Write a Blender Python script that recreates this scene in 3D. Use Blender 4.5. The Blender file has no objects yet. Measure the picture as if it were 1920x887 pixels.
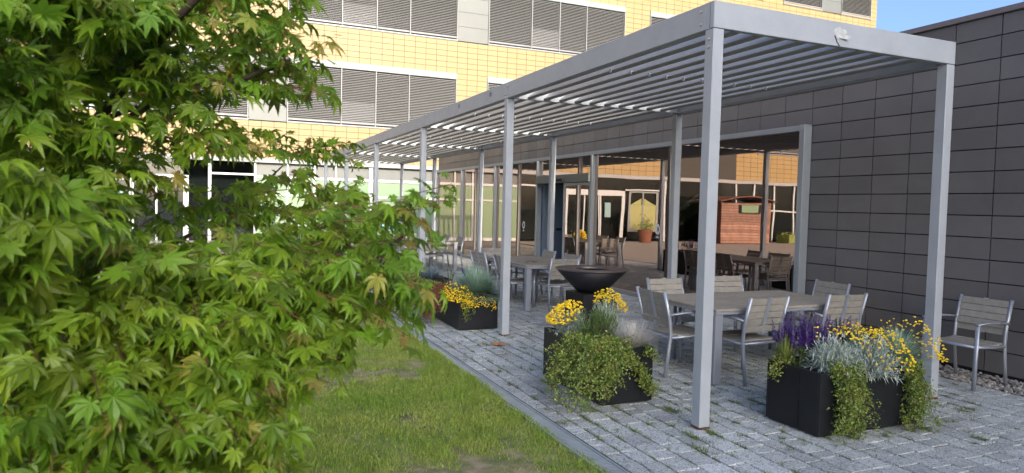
import bpy, bmesh, math, random
import numpy as np
from mathutils import Vector, Matrix

# ------------------------------------------------------------------ camera
SC = bpy.context.scene
COL = SC.collection
W, H = 1920, 887
FPX, YAW, PITCH, ROLL = 1293.27, -.40835, -.04439, .02423
CAM = Vector((-4.256, 3.462, 1.70))
FW = Vector((math.cos(YAW)*math.cos(PITCH), math.sin(YAW)*math.cos(PITCH), math.sin(PITCH)))
_r = FW.cross(Vector((0, 0, 1))).normalized(); _u = _r.cross(FW)
RT = math.cos(ROLL)*_r + math.sin(ROLL)*_u
UP = -math.sin(ROLL)*_r + math.cos(ROLL)*_u
cam = bpy.data.objects.new('camera', bpy.data.cameras.new('camera'))
COL.objects.link(cam); SC.camera = cam
cam.matrix_world = Matrix(((RT.x, UP.x, -FW.x, CAM.x), (RT.y, UP.y, -FW.y, CAM.y), (RT.z, UP.z, -FW.z, CAM.z), (0, 0, 0, 1)))
cam.data.sensor_width = 36; cam.data.lens = FPX/W*36
cam.data.clip_start = .05; cam.data.clip_end = 2000
cam.data.dof.use_dof = True; cam.data.dof.focus_distance = 7.0; cam.data.dof.aperture_fstop = 7.0

# ------------------------------------------------------------------ light
SUN_EL, SUN_TRAVEL = math.radians(18), math.radians(.7)   # light travels along +X
w = bpy.data.worlds.new('World'); SC.world = w; w.use_nodes = True
nt = w.node_tree; bg = nt.nodes['Background']
sky = nt.nodes.new('ShaderNodeTexSky'); sky.sky_type = 'NISHITA'; sky.sun_disc = False
sky.sun_elevation = SUN_EL; sky.sun_rotation = math.radians(-90)
sky.air_density = .55; sky.dust_density = 4.2; sky.ozone_density = 3.0
nt.links.new(sky.outputs[0], bg.inputs[0]); bg.inputs[1].default_value = .15
sun = bpy.data.objects.new('sun', bpy.data.lights.new('sun', 'SUN')); COL.objects.link(sun)
sun.data.energy = 2.0; sun.data.angle = math.radians(.5); sun.data.color = (1.0, .90, .76)
sd = Vector((math.cos(SUN_EL)*math.cos(SUN_TRAVEL), math.cos(SUN_EL)*math.sin(SUN_TRAVEL), -math.sin(SUN_EL)))
sun.rotation_euler = sd.to_track_quat('-Z', 'Y').to_euler()
VS = SC.view_settings
VS.view_transform = 'Standard'; VS.look = 'None'; VS.gamma = 1; VS.exposure = 1.55; VS.use_curve_mapping = False
SC.cycles.max_bounces = 8; SC.cycles.diffuse_bounces = 4; SC.cycles.transparent_max_bounces = 12

rnd = random.Random(7)

# ------------------------------------------------------------------ materials
def mat(name, col, rough=.6, metal=0, var=0, vscale=4, bump=0, bscale=40, island=0, col2=None, spec=.5, trans=0, coord='Object'):
    m = bpy.data.materials.new(name); m.use_nodes = True
    n = m.node_tree.nodes; l = m.node_tree.links; b = n['Principled BSDF']
    b.inputs['Roughness'].default_value = rough; b.inputs['Metallic'].default_value = metal
    b.inputs['Specular IOR Level'].default_value = spec
    c = (*col, 1); c2 = (*(col2 or tuple(x*(1-var) for x in col)), 1)
    b.inputs['Base Color'].default_value = c
    tc = n.new('ShaderNodeTexCoord')
    out = None
    if var or col2:
        t = n.new('ShaderNodeTexNoise'); t.inputs['Scale'].default_value = vscale; t.inputs['Detail'].default_value = 6
        t.inputs['Roughness'].default_value = .65
        l.new(tc.outputs[coord], t.inputs['Vector'])
        mr = n.new('ShaderNodeMapRange'); mr.inputs[1].default_value = .35; mr.inputs[2].default_value = .68
        l.new(t.outputs[0], mr.inputs[0])
        mx = n.new('ShaderNodeMix'); mx.data_type = 'RGBA'
        mx.inputs[6].default_value = c; mx.inputs[7].default_value = c2
        l.new(mr.outputs[0], mx.inputs[0]); out = mx.outputs[2]
    if island:
        g = n.new('ShaderNodeNewGeometry')
        hs = n.new('ShaderNodeHueSaturation')
        m1 = n.new('ShaderNodeMapRange'); m1.inputs[3].default_value = 1-island; m1.inputs[4].default_value = 1+island
        l.new(g.outputs['Random Per Island'], m1.inputs[0]); l.new(m1.outputs[0], hs.inputs['Value'])
        if trans:
            m2 = n.new('ShaderNodeMath'); m2.operation = 'MULTIPLY'; m2.inputs[1].default_value = 7.31
            m3 = n.new('ShaderNodeMath'); m3.operation = 'FRACT'
            m4 = n.new('ShaderNodeMapRange'); m4.inputs[3].default_value = .480; m4.inputs[4].default_value = .510
            l.new(g.outputs['Random Per Island'], m2.inputs[0]); l.new(m2.outputs[0], m3.inputs[0]); l.new(m3.outputs[0], m4.inputs[0])
            l.new(m4.outputs[0], hs.inputs['Hue'])
        if out: l.new(out, hs.inputs['Color'])
        else: hs.inputs['Color'].default_value = c
        out = hs.outputs[0]
    if out: l.new(out, b.inputs['Base Color'])
    if bump:
        t = n.new('ShaderNodeTexNoise'); t.inputs['Scale'].default_value = bscale; t.inputs['Detail'].default_value = 4
        l.new(tc.outputs[coord], t.inputs['Vector'])
        bp = n.new('ShaderNodeBump'); bp.inputs['Strength'].default_value = bump; bp.inputs['Distance'].default_value = .01
        l.new(t.outputs[0], bp.inputs['Height']); l.new(bp.outputs[0], b.inputs['Normal'])
    if trans:
        tr = n.new('ShaderNodeBsdfTranslucent'); ms = n.new('ShaderNodeMixShader'); ms.inputs[0].default_value = trans
        if out: l.new(out, tr.inputs[0])
        else: tr.inputs[0].default_value = c
        l.new(b.outputs[0], ms.inputs[1]); l.new(tr.outputs[0], ms.inputs[2])
        l.new(ms.outputs[0], n['Material Output'].inputs[0])
    return m

def glass_mat(name, refl=.35, tint=(.5, .55, .55), wav=.0, rc=(.95, .95, .95)):
    m = bpy.data.materials.new(name); m.use_nodes = True
    n = m.node_tree.nodes; l = m.node_tree.links; n.remove(n['Principled BSDF'])
    t = n.new('ShaderNodeBsdfTransparent'); t.inputs[0].default_value = (*tint, 1)
    g = n.new('ShaderNodeBsdfGlossy'); g.inputs['Roughness'].default_value = .0
    g.inputs[0].default_value = (*rc, 1)
    f = n.new('ShaderNodeLayerWeight'); f.inputs[0].default_value = .35
    mr = n.new('ShaderNodeMapRange'); mr.inputs[3].default_value = refl; mr.inputs[4].default_value = min(1, refl*1.6+.25)
    l.new(f.outputs['Fresnel'], mr.inputs[0])
    ms = n.new('ShaderNodeMixShader'); l.new(mr.outputs[0], ms.inputs[0])
    l.new(t.outputs[0], ms.inputs[1]); l.new(g.outputs[0], ms.inputs[2]); l.new(ms.outputs[0], n['Material Output'].inputs[0])
    if wav:
        tc = n.new('ShaderNodeTexCoord'); tx = n.new('ShaderNodeTexNoise'); tx.inputs['Scale'].default_value = 1.1; tx.inputs['Detail'].default_value = 1
        l.new(tc.outputs['Object'], tx.inputs['Vector'])
        bp = n.new('ShaderNodeBump'); bp.inputs['Strength'].default_value = wav; bp.inputs['Distance'].default_value = .02
        l.new(tx.outputs[0], bp.inputs['Height']); l.new(bp.outputs[0], g.inputs['Normal'])
    return m

M = {}
M['alu'] = mat('painted_aluminium', (.38, .40, .41), .45, .10, var=.12, vscale=3.5, bump=.04, bscale=15)
M['alu_blade'] = mat('louvre_aluminium', (.30, .29, .26), .45, .05, var=.18, vscale=3)
M['steel'] = mat('bolt_steel', (.45, .45, .45), .35, .9)
M['rust'] = mat('rust', (.16, .06, .03), .9, var=.4, vscale=30)
M['frame'] = mat('window_frame_grey', (.33, .36, .37), .4, .4, var=.08)
M['white_frame'] = mat('white_frame', (.50, .51, .50), .5, var=.05)
M['panel'] = mat('grey_cladding', (.14, .13, .122), .45, 0, var=.16, vscale=1.6, bump=.05, bscale=120, island=.10)
M['dark'] = mat('dark_backing', (.012, .012, .013), .9)
M['cap'] = mat('parapet_metal', (.20, .17, .165), .45, .3)
M['tile'] = mat('yellow_tile', (.345, .232, .092), .55, 0, var=.06, vscale=.6, island=.035)
M['joint'] = mat('tile_joint', (.06, .056, .046), .9)
M['gpanel'] = mat('grey_metal_panel', (.14, .145, .13), .5, .1, var=.08, vscale=.8)
M['slat'] = mat('blind_slat', (.22, .215, .20), .45, .1, island=.03)
M['header'] = mat('blind_header', (.24, .25, .24), .5, .1, var=.06)
M['dglass'] = glass_mat('dark_window_glass', .02, (.55, .58, .57))
M['glass'] = glass_mat('cafe_glass', .42, (.34, .36, .35), wav=.05, rc=(.95, .78, .68))
M['gfrost'] = mat('green_frosted', (.20, .29, .16), .35, 0, var=.1, vscale=.7)
M['concrete'] = mat('concrete_band', (.34, .335, .32), .7, var=.1, vscale=1)
M['soffit'] = mat('soffit', (.10, .10, .10), .8)
M['black'] = mat('black_planter', (.013, .014, .016), .42, 0, var=.3, vscale=8, spec=.35)
M['soil'] = mat('soil', (.05, .035, .022), .95, var=.5, vscale=30, bump=.5, bscale=60)
M['bowl'] = mat('bowl_steel', (.011, .011, .013), .55, .3, var=.3, vscale=7)
M['rim'] = mat('bowl_rim', (.12, .10, .09), .45, .5, var=.3, vscale=9)
M['chair_alu'] = mat('chair_aluminium', (.36, .38, .41), .38, .5)
M['wood'] = mat('grey_slats', (.30, .275, .225), .7, var=.22, vscale=14, bump=.15, bscale=80, island=.05)
M['top'] = mat('table_top', (.30, .265, .205), .7, var=.2, vscale=9, bump=.1, bscale=80, island=.06)
M['bark'] = mat('bark', (.075, .050, .035), .85, var=.5, vscale=25, bump=.5, bscale=50)
M['twig'] = mat('twig', (.16, .055, .035), .7)
M['leaf'] = mat('maple_leaf', (.155, .295, .020), .42, 0, island=.38, trans=.46, col2=(.24, .36, .026), vscale=1.7)
M['leaf_tip'] = mat('maple_leaf_young', (.34, .36, .05), .42, 0, island=.25, trans=.38, col2=(.33, .24, .06), vscale=6)
M['grass'] = mat('grass_blade', (.20, .33, .035), .6, 0, island=.35, trans=.3, col2=(.36, .42, .08), vscale=1.6)
M['weed'] = mat('weed', (.12, .21, .035), .6, 0, island=.3, trans=.2, col2=(.17, .17, .05), vscale=8)
M['silver'] = mat('silver_leaf', (.50, .56, .48), .7, island=.18, trans=.15)
M['blue_green'] = mat('blue_green_needle', (.27, .40, .28), .65, island=.22, trans=.15, col2=(.36, .48, .37), vscale=10)
M['fescue'] = mat('grey_fescue', (.58, .55, .48), .7, island=.2, trans=.15)
M['bluegrass'] = mat('blue_grass', (.20, .27, .30), .7, island=.2, trans=.15)
M['pine'] = mat('pine_needle', (.13, .27, .05), .6, island=.3, trans=.1, col2=(.21, .35, .07), vscale=12)
M['trail'] = mat('cotoneaster', (.13, .23, .035), .5, island=.4, trans=.2, col2=(.25, .27, .05), vscale=9)
M['redtrail'] = mat('reddish_foliage', (.20, .085, .035), .6, island=.35, trans=.2)
M['lime'] = mat('lime_foliage', (.22, .27, .06), .6, island=.25, trans=.2)
M['yellow'] = mat('yellow_flower', (.85, .58, .015), .6, island=.12)
M['purple'] = mat('purple_flower', (.13, .045, .30), .6, island=.35)
M['stem'] = mat('flower_stem', (.12, .17, .06), .7)
M['straw'] = mat('dry_moss', (.30, .24, .13), .9, island=.3)
M['pebble'] = mat('pebbles', (.32, .29, .25), .8, var=.3, vscale=30, island=.5)
M['redwood'] = mat('hut_boards', (.33, .18, .125), .75, var=.35, vscale=3, island=.3)
M['hutroof'] = mat('hut_roof', (.16, .06, .035), .8, var=.3)
M['floor'] = mat('cafe_floor', (.08, .04, .032), .45, var=.3, vscale=3)
M['room'] = mat('room_wall', (.09, .10, .10), .8, var=.2)
M['vest'] = mat('vestibule_panel', (.13, .17, .22), .5)
M['white'] = mat('white_print', (.8, .8, .78), .5)
M['curtain'] = mat('pale_curtain', (.34, .33, .13), .8, var=.1)
M['notice'] = mat('pale_notice', (.22, .34, .33), .6)
M['teal'] = mat('teal_poster', (.12, .42, .50), .5, col2=(.25, .6, .62), vscale=5)
M['orange'] = mat('orange_pot', (.20, .075, .04), .6, var=.15)
M['dry'] = mat('dry_leaf', (.42, .16, .05), .8, var=.3, vscale=40)
M['sticker'] = mat('worn_sticker', (.20, .24, .32), .6, var=.4, vscale=30)
M['glue'] = mat('sticker_rest', (.52, .53, .50), .7, var=.3, vscale=30)

def paver_mat():
    m = mat('granite_paver', (.36, .37, .37), .85)
    n = m.node_tree.nodes; l = m.node_tree.links; b = n['Principled BSDF']
    tc = n.new('ShaderNodeTexCoord')
    v = n.new('ShaderNodeTexVoronoi'); v.inputs['Scale'].default_value = 110; v.inputs['Randomness'].default_value = 1
    l.new(tc.outputs['Object'], v.inputs['Vector'])
    cr = n.new('ShaderNodeValToRGB'); cr.color_ramp.interpolation = 'CONSTANT'
    e = cr.color_ramp.elements; e[0].position = 0; e[0].color = (.24, .24, .24, 1); e[1].position = .16; e[1].color = (.42, .44, .41, 1)
    for pos, c in ((.40, (.51, .53, .495)), (.62, (.44, .46, .43)), (.78, (.57, .585, .545)), (.94, (.30, .30, .30))):
        x = e.new(pos); x.color = (*c, 1)
    sp = n.new('ShaderNodeSeparateColor'); l.new(v.outputs['Color'], sp.inputs[0]); l.new(sp.outputs[0], cr.inputs[0])
    g = n.new('ShaderNodeNewGeometry'); m1 = n.new('ShaderNodeMapRange'); m1.inputs[3].default_value = .80; m1.inputs[4].default_value = 1.12
    l.new(g.outputs['Random Per Island'], m1.inputs[0])
    t = n.new('ShaderNodeTexNoise'); t.inputs['Scale'].default_value = 1.3; t.inputs['Detail'].default_value = 5; l.new(tc.outputs['Object'], t.inputs['Vector'])
    m2 = n.new('ShaderNodeMapRange'); m2.inputs[1].default_value = .35; m2.inputs[2].default_value = .65; m2.inputs[3].default_value = .8; m2.inputs[4].default_value = 1.08
    l.new(t.outputs[0], m2.inputs[0])
    mm = n.new('ShaderNodeMath'); mm.operation = 'MULTIPLY'; l.new(m1.outputs[0], mm.inputs[0]); l.new(m2.outputs[0], mm.inputs[1])
    hs = n.new('ShaderNodeHueSaturation'); l.new(cr.outputs[0], hs.inputs['Color']); l.new(mm.outputs[0], hs.inputs['Value'])
    l.new(hs.outputs[0], b.inputs['Base Color'])
    bp = n.new('ShaderNodeBump'); bp.inputs['Strength'].default_value = .35; bp.inputs['Distance'].default_value = .004
    l.new(v.outputs['Distance'], bp.inputs['Height']); l.new(bp.outputs[0], b.inputs['Normal'])
    return m
M['paver'] = paver_mat()
M['sand'] = mat('joint_sand', (.035, .037, .03), .95, var=.4, vscale=6)
M['plaza'] = mat('plaza_stone', (.40, .35, .29), .85, var=.12, vscale=.8, bump=.1, bscale=20)
M['kerb'] = mat('kerb_stone', (.30, .31, .32), .8, var=.2, vscale=6, island=.1)
M['galv'] = mat('galvanised_grate', (.38, .43, .45), .5, .4, var=.2, vscale=5)

def turf_mat():
    m = mat('turf', (.13, .19, .03), .95)
    n = m.node_tree.nodes; l = m.node_tree.links; b = n['Principled BSDF']
    tc = n.new('ShaderNodeTexCoord')
    t = n.new('ShaderNodeTexNoise'); t.inputs['Scale'].default_value = 5; t.inputs['Detail'].default_value = 9; t.inputs['Roughness'].default_value = .75
    l.new(tc.outputs['Object'], t.inputs['Vector'])
    cr = n.new('ShaderNodeValToRGB'); e = cr.color_ramp.elements
    e[0].position = .40; e[0].color = (.12, .14, .04, 1); e[1].position = .60; e[1].color = (.34, .26, .17, 1)
    x = e.new(.53); x.color = (.24, .20, .10, 1)
    l.new(t.outputs[0], cr.inputs[0]); l.new(cr.outputs[0], b.inputs['Base Color'])
    return m
M['turf'] = turf_mat()

# ------------------------------------------------------------------ mesh builder
class MB:
    def __init__(s): s.v = []; s.f = []; s.m = []; s.mats = []
    def mi(s, m):
        if m not in s.mats: s.mats.append(m)
        return s.mats.index(m)
    def add(s, vs, fs, m):
        k = len(s.v); i = s.mi(m); s.v.extend(vs)
        for f in fs: s.f.append([k+a for a in f]); s.m.append(i)
    def box(s, a, b, m, skip=()):
        x0, y0, z0 = a; x1, y1, z1 = b
        vs = [(x0, y0, z0), (x1, y0, z0), (x1, y1, z0), (x0, y1, z0), (x0, y0, z1), (x1, y0, z1), (x1, y1, z1), (x0, y1, z1)]
        fs = {'-z': (3, 2, 1, 0), '+z': (4, 5, 6, 7), '-y': (0, 1, 5, 4), '+x': (1, 2, 6, 5), '+y': (2, 3, 7, 6), '-x': (3, 0, 4, 7)}
        s.add(vs, [f for k, f in fs.items() if k not in skip], m)
    def bbox(s, a, b, m, bev=.004):
        """box with chamfered long edges (all 12 edges)"""
        x0, y0, z0 = a; x1, y1, z1 = b; e = bev
        bm = bmesh.new(); bmesh.ops.create_cube(bm, size=1)
        for v in bm.verts: v.co = Vector(((x0+x1)/2+v.co.x*(x1-x0), (y0+y1)/2+v.co.y*(y1-y0), (z0+z1)/2+v.co.z*(z1-z0)))
        bmesh.ops.bevel(bm, geom=bm.edges[:], offset=e, segments=1, affect='EDGES', clamp_overlap=True)
        s.bm(bm, m)
    def bm(s, bm, m):
        bm.verts.index_update()
        s.add([tuple(v.co) for v in bm.verts], [[v.index for v in f.verts] for f in bm.faces], m); bm.free()
    def tube(s, pts, r, m, n=6, r1=None, cap=True, flat=1):
        pts = [Vector(p) for p in pts]; N = len(pts); vs = []
        prev = None
        for i, p in enumerate(pts):
            d = (pts[min(i+1, N-1)]-pts[max(i-1, 0)]).normalized()
            if prev is None:
                a = d.cross(Vector((0, 0, 1)));
                if a.length < .1: a = d.cross(Vector((0, 1, 0)))
                a.normalize()
            else:
                a = (prev - d*prev.dot(d)).normalized()
            prev = a; b = d.cross(a)
            rr = r if r1 is None else r+(r1-r)*i/(N-1)
            for k in range(n):
                t = 2*math.pi*k/n+math.pi/n
                vs.append(tuple(p+a*math.cos(t)*rr+b*math.sin(t)*rr*flat))
        fs = [(i*n+k, i*n+(k+1) % n, (i+1)*n+(k+1) % n, (i+1)*n+k) for i in range(N-1) for k in range(n)]
        if cap: fs += [tuple(range(n))[::-1], tuple((N-1)*n+k for k in range(n))]
        s.add(vs, fs, m)
    def lathe(s, prof, m, n=48, c=(0, 0, 0)):
        vs = []; 
        for r, z in prof:
            for k in range(n):
                t = 2*math.pi*k/n; vs.append((c[0]+r*math.cos(t), c[1]+r*math.sin(t), c[2]+z))
        fs = [(i*n+k, i*n+(k+1) % n, (i+1)*n+(k+1) % n, (i+1)*n+k) for i in range(len(prof)-1) for k in range(n)]
        s.add(vs, fs, m)
    def build(s, name, parent=None, smooth=False, loc=None):
        me = bpy.data.meshes.new(name); me.from_pydata(s.v, [], s.f)
        for m in s.mats: me.materials.append(M[m])
        me.polygons.foreach_set('material_index', s.m)
        if smooth: me.polygons.foreach_set('use_smooth', [True]*len(s.f))
        me.update()
        o = bpy.data.objects.new(name, me); COL.objects.link(o)
        if parent is not None: o.parent = parent
        if loc: o.location = loc
        return o

def tag(o, label=None, cat=None, group=None, kind=None):
    if label: o['label'] = label
    if cat: o['category'] = cat
    if group: o['group'] = group
    if kind: o['kind'] = kind
    return o
def empty(name, loc, label, cat, group=None, rz=0):
    o = bpy.data.objects.new(name, None); COL.objects.link(o); o.location = loc; o.rotation_euler = (0, 0, rz)
    o.empty_display_size = .1
    return tag(o, label, cat, group)
def copy_tree(o, parent=None):
    c = o.copy(); COL.objects.link(c); c.parent = parent
    for ch in [x for x in SC.objects if x.parent == o]: copy_tree(ch, c)
    return c
def at(px, py, d):
    """world point seen at photo pixel (px,py) at depth d metres"""
    return CAM + (FW + RT*((px-W/2)/FPX) + UP*((H/2-py)/FPX))*d

# ------------------------------------------------------------------ ground
g = MB(); g.add([(-300, -300, -.05), (300, -300, -.05), (300, 300, -.05), (-300, 300, -.05)], [(0, 1, 2, 3)], 'sand')
tag(g.build('ground'), kind='structure')
# cream plaza of large slabs
g = MB(); r = random.Random(3)
def slabs(x0, x1, y0, y1, sx, sy, z, m, gap=.006):
    nx = round((x1-x0)/sx); ny = round((y1-y0)/sy)
    for i in range(nx):
        for j in range(ny):
            g.add([(x0+i*sx+gap, y0+j*sy+gap, z), (x0+(i+1)*sx-gap, y0+j*sy+gap, z), (x0+(i+1)*sx-gap, y0+(j+1)*sy-gap, z), (x0+i*sx+gap, y0+(j+1)*sy-gap, z)], [(0, 1, 2, 3)], m)
slabs(9.6, 26.4, 1.2, 30, .6, .6, -.012, 'plaza')
slabs(-18, 9.6, 6.0, 30, .6, .6, -.012, 'plaza')
slabs(21.6, 26.4, -8, 1.2, .6, .6, -.012, 'plaza')
tag(g.build('plaza'), kind='structure')

def unif(a, b): return rnd.uniform(a, b)
g = MB(); g.add([(-7, -4.2, -.016), (21.6, -4.2, -.016), (21.6, .988, -.016), (-7, .988, -.016)], [(0, 1, 2, 3)], 'sand')
y = -4.10; strips = []
ws = [.2]*30
y0 = -4.06
edges = [y0]
while edges[-1] < .95:
    edges.append(min(edges[-1]+rnd.choice([.2, .2, .2, .2, .15]), .985))
    if .985-edges[-1] < .08: edges[-1] = .985
for a, b in zip(edges[:-1], edges[1:]):
    under = b < -.05
    x = -7 + unif(0, .2)
    while x < 21.6:
        L = unif(.11, .18) if under else unif(.12, .26)
        gp = .007; z = -.004+unif(-.0025, .0025); tx = unif(-.002, .002); ty = unif(-.002, .002)
        if x > 12: L *= 2
        xa, xb, ya, yb = x+gp, x+L-gp, a+gp, b-gp; e = .002
        if not (x < 3.05 and b < -3.62):
            vs = [(xa, ya, z-.010), (xb, ya, z-.010), (xb, yb, z-.010), (xa, yb, z-.010),
                  (xa+e, ya+e, z-tx-ty), (xb-e, ya+e, z+tx-ty), (xb-e, yb-e, z+tx+ty), (xa+e, yb-e, z-tx+ty)]
            g.add(vs, [(4, 5, 6, 7), (0, 1, 5, 4), (1, 2, 6, 5), (2, 3, 7, 6), (3, 0, 4, 7)], 'paver')
        x += L
tag(g.build('patio_paving'), kind='structure')
# lawn base
g = MB(); nx, ny = 90, 26
vs = []
for i in range(nx+1):
    for j in range(ny+1):
        x = -8+i*(17.6/nx); y = 1.19+j*(4.81/ny)
        vs.append((x, y, -.01+.012*math.sin(x*2.1+y)+.01*math.sin(y*3.3-x*1.3) if 0 < j < ny else -.01))
g.add(vs, [(i*(ny+1)+j, (i+1)*(ny+1)+j, (i+1)*(ny+1)+j+1, i*(ny+1)+j+1) for i in range(nx) for j in range(ny)], 'turf')
tag(g.build('lawn', smooth=True), kind='structure')

# grass blades (numpy)
def blades(name, n, xr, yr, dens, h, wd, m, seed, z0=-.005):
    R = np.random.default_rng(seed)
    x = R.uniform(*xr, n*3); y = R.uniform(*yr, n*3)
    keep = R.random(n*3) < dens(x, y, R); x = x[keep][:n]; y = y[keep][:n]; k = len(x)
    cl = (np.clip(1.5-y, 0, .3)*2.2)+.5+.5*np.sin(x*5.1+1.7*np.sin(y*4.3))*np.sin(y*6.7+1.3*np.sin(x*3.1))
    hh = h*np.where(fbm(x, y) > .62, .5, 1)*(.45+.75*cl)*R.uniform(.6, 1.25, k); a = R.uniform(0, 2*np.pi, k); ln = R.uniform(.1, .9, k)*hh
    da = R.uniform(0, 2*np.pi, k)
    ww = wd*R.uniform(.7, 1.3, k)
    ca, sa = np.cos(a)*ww/2, np.sin(a)*ww/2
    P = np.zeros((k, 5, 3), np.float32)
    for i, (t, wf) in enumerate([(0, 1), (0, -1), (.6, .75), (.6, -.75), (1, 0)]):
        P[:, i, 0] = x+ca*wf+np.cos(da)*ln*t*t; P[:, i, 1] = y+sa*wf+np.sin(da)*ln*t*t; P[:, i, 2] = z0+hh*t*(1-.25*t)
    b = np.arange(k)[:, None]*5
    F = np.concatenate([b+0, b+1, b+3, b+2, b+2, b+3, b+4], 1).ravel()
    ls = (np.arange(k)[:, None]*7+np.array([0, 4])).ravel(); lt = np.tile([4, 3], k)
    me = bpy.data.meshes.new(name); me.vertices.add(k*5); me.vertices.foreach_set('co', P.ravel())
    me.loops.add(len(F)); me.loops.foreach_set('vertex_index', F.astype(np.int32))
    me.polygons.add(len(ls)); me.polygons.foreach_set('loop_start', ls.astype(np.int32)); me.polygons.foreach_set('loop_total', lt.astype(np.int32))
    me.materials.append(M[m]); me.update(calc_edges=True); me.validate()
    o = bpy.data.objects.new(name, me); COL.objects.link(o); return o
def fbm(x, y, s=0):
    v = 0
    for k, (f, a) in enumerate([(1.1, 1), (2.3, .6), (4.9, .4), (9.7, .25)]):
        v = v+a*np.sin(x*f+1.9*np.sin(y*f*.83+k+s)+k*2.1+s)*np.sin(y*f*1.07+1.7*np.sin(x*f*.71-k)+k)
    return v
def dl(x, y, R):
    patch = fbm(x, y)
    d = np.where(patch > .62, .16, np.where(patch > .40, .5, 1.0))
    d = np.where(y < 1.5, 1.0, d)
    return d*np.clip(1.5/(1+np.exp((x-4.5)*.55)), .22, 1)
tag(blades('grass', 250000, (-1.0, 9.6), (1.125, 6.0), dl, .052, .0050, 'grass', 11), 'green and straw coloured grass blades growing on the lawn', 'grass', kind='stuff')

# drain channel along the lawn
dr = empty('drain_channel', (0, 1.08, 0), 'grey slotted metal drain running between lawn and paving', 'drain')
g = MB()
g.box((-8, .990, -.03), (24, .998, .006), 'dark'); g.box((-8, 1.002, -.03), (24, 1.022, .008), 'galv'); g.box((-8, 1.150, -.03), (24, 1.165, .008), 'galv')
g.box((-8, 1.022, -.028), (24, 1.150, -.016), 'dark')
g.build('edge_rail', dr).location = (0, -1.08, 0)
g = MB(); x = -2.5
while x < 16:
    s = .026 if x < 9 else .05
    g.box((x, 1.024, -.016), (x+s*.55, 1.148, .004), 'galv')
    x += s
g.build('grate', dr).location = (0, -1.08, 0)

# gravel
g = MB(); R = random.Random(5)
def pebble(mb, x, y, z, r, m='pebble'):
    bm = bmesh.new(); bmesh.ops.create_icosphere(bm, subdivisions=1, radius=r)
    a = R.uniform(0, 6.28); sx, sy, sz = R.uniform(.8, 1.3), R.uniform(.7, 1.1), R.uniform(.5, .8)
    for v in bm.verts:
        c = v.co*R.uniform(.85, 1.12); c = Vector((c.x*sx, c.y*sy, c.z*sz)); c.rotate(Matrix.Rotation(a, 3, 'Z')); v.co = c+Vector((x, y, z))
    mb.bm(bm, m)
for i in range(2400):
    x = -1.6+4.6*R.random(); y = R.uniform(-4.18, -3.64)
    pebble(g, x, y, -.005+R.uniform(-.005, .02), R.uniform(.012, .032))
tag(g.build('gravel', smooth=False), 'mixed beige and grey pebbles in the strip along the cladding wall', 'gravel', kind='stuff')

# ------------------------------------------------------------------ cafe building
cafe = empty('cafe_building', (8, -4.2, 0), 'low dark grey clad building with long glazed front behind the pergola', 'building')
def part(mb, name, parent, smooth=False):
    """mesh built in world coords, parented to an empty at its base"""
    o = mb.build(name, parent, smooth); p = parent; off = Vector((0, 0, 0))
    while p is not None: off += p.location; p = p.parent
    o.location = -off; return o
X0, X1 = -6.0, 20.5
WX0, WX1, WZ0, WZ1 = 3.0, 20.3, .02, 2.92
g = MB()
nx = int((X1-X0)/.5)
for i in range(nx):
    xa = X0+i*.5
    for k in range(-1, 15):
        za = 1.0+(k-3)*.24
        zb = za+.24
        if za < 0: za = .06
        if zb > 3.87: zb = 3.862
        if xa >= WX0-.01 and za < WZ1-.02:
            if xa+.5 <= WX1+.3: continue
        g.box((xa+.006, -4.225, za+.005), (xa+.494, -4.20+rnd.uniform(-.0015, .0015), zb-.007), 'panel', skip=('-y',))
part(g, 'cladding', cafe)
g = MB()
g.box((X0, -4.40, 2.93), (X1, -4.228, 3.85), 'dark'); g.box((X0, -4.40, -.03), (WX0, -4.228, 2.925), 'dark'); g.box((20.3, -4.40, -.03), (X1, -4.228, 2.925), 'dark')
g.box((-40, -16, 3.05), (X1, -4.41, 3.80), 'dark'); g.box((X0-34, -4.5, -.03), (X0-.01, -4.2, 3.85), 'panel')
part(g, 'wall_core', cafe)
g = MB(); x = X0-34
while x < X1: 
    g.bbox((x+.003, -4.55, 3.86), (min(x+3, X1+.02)-.003, -4.165, 3.925), 'cap', .006); x += 3
g.box((X0, -4.22, 3.925), (X0+.02, -4.2, 3.93), 'cap')
part(g, 'parapet_cap', cafe)
g = MB()
g.box((WX0, -12, -.02), (X1, -4.10, -.006), 'floor'); part(g, 'cafe_floor', cafe)
g = MB()
g.box((WX0-.3, -12, -.01), (WX0-.1, -4.41, 3.04), 'room'); g.box((WX0, -12.2, -.01), (X1, -12, 3.04), 'room'); g.box((X1-.1, -12, -.01), (X1, -4.41, 3.04), 'room')
g.box((WX0, -12, 2.98), (X1-.1, -4.41, 3.04), 'room')
for x in (6.2, 11.6, 17): g.box((x, -7, 0), (x+.3, -6.7, 2.98), 'gpanel')
part(g, 'interior_wall', cafe)
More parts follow.
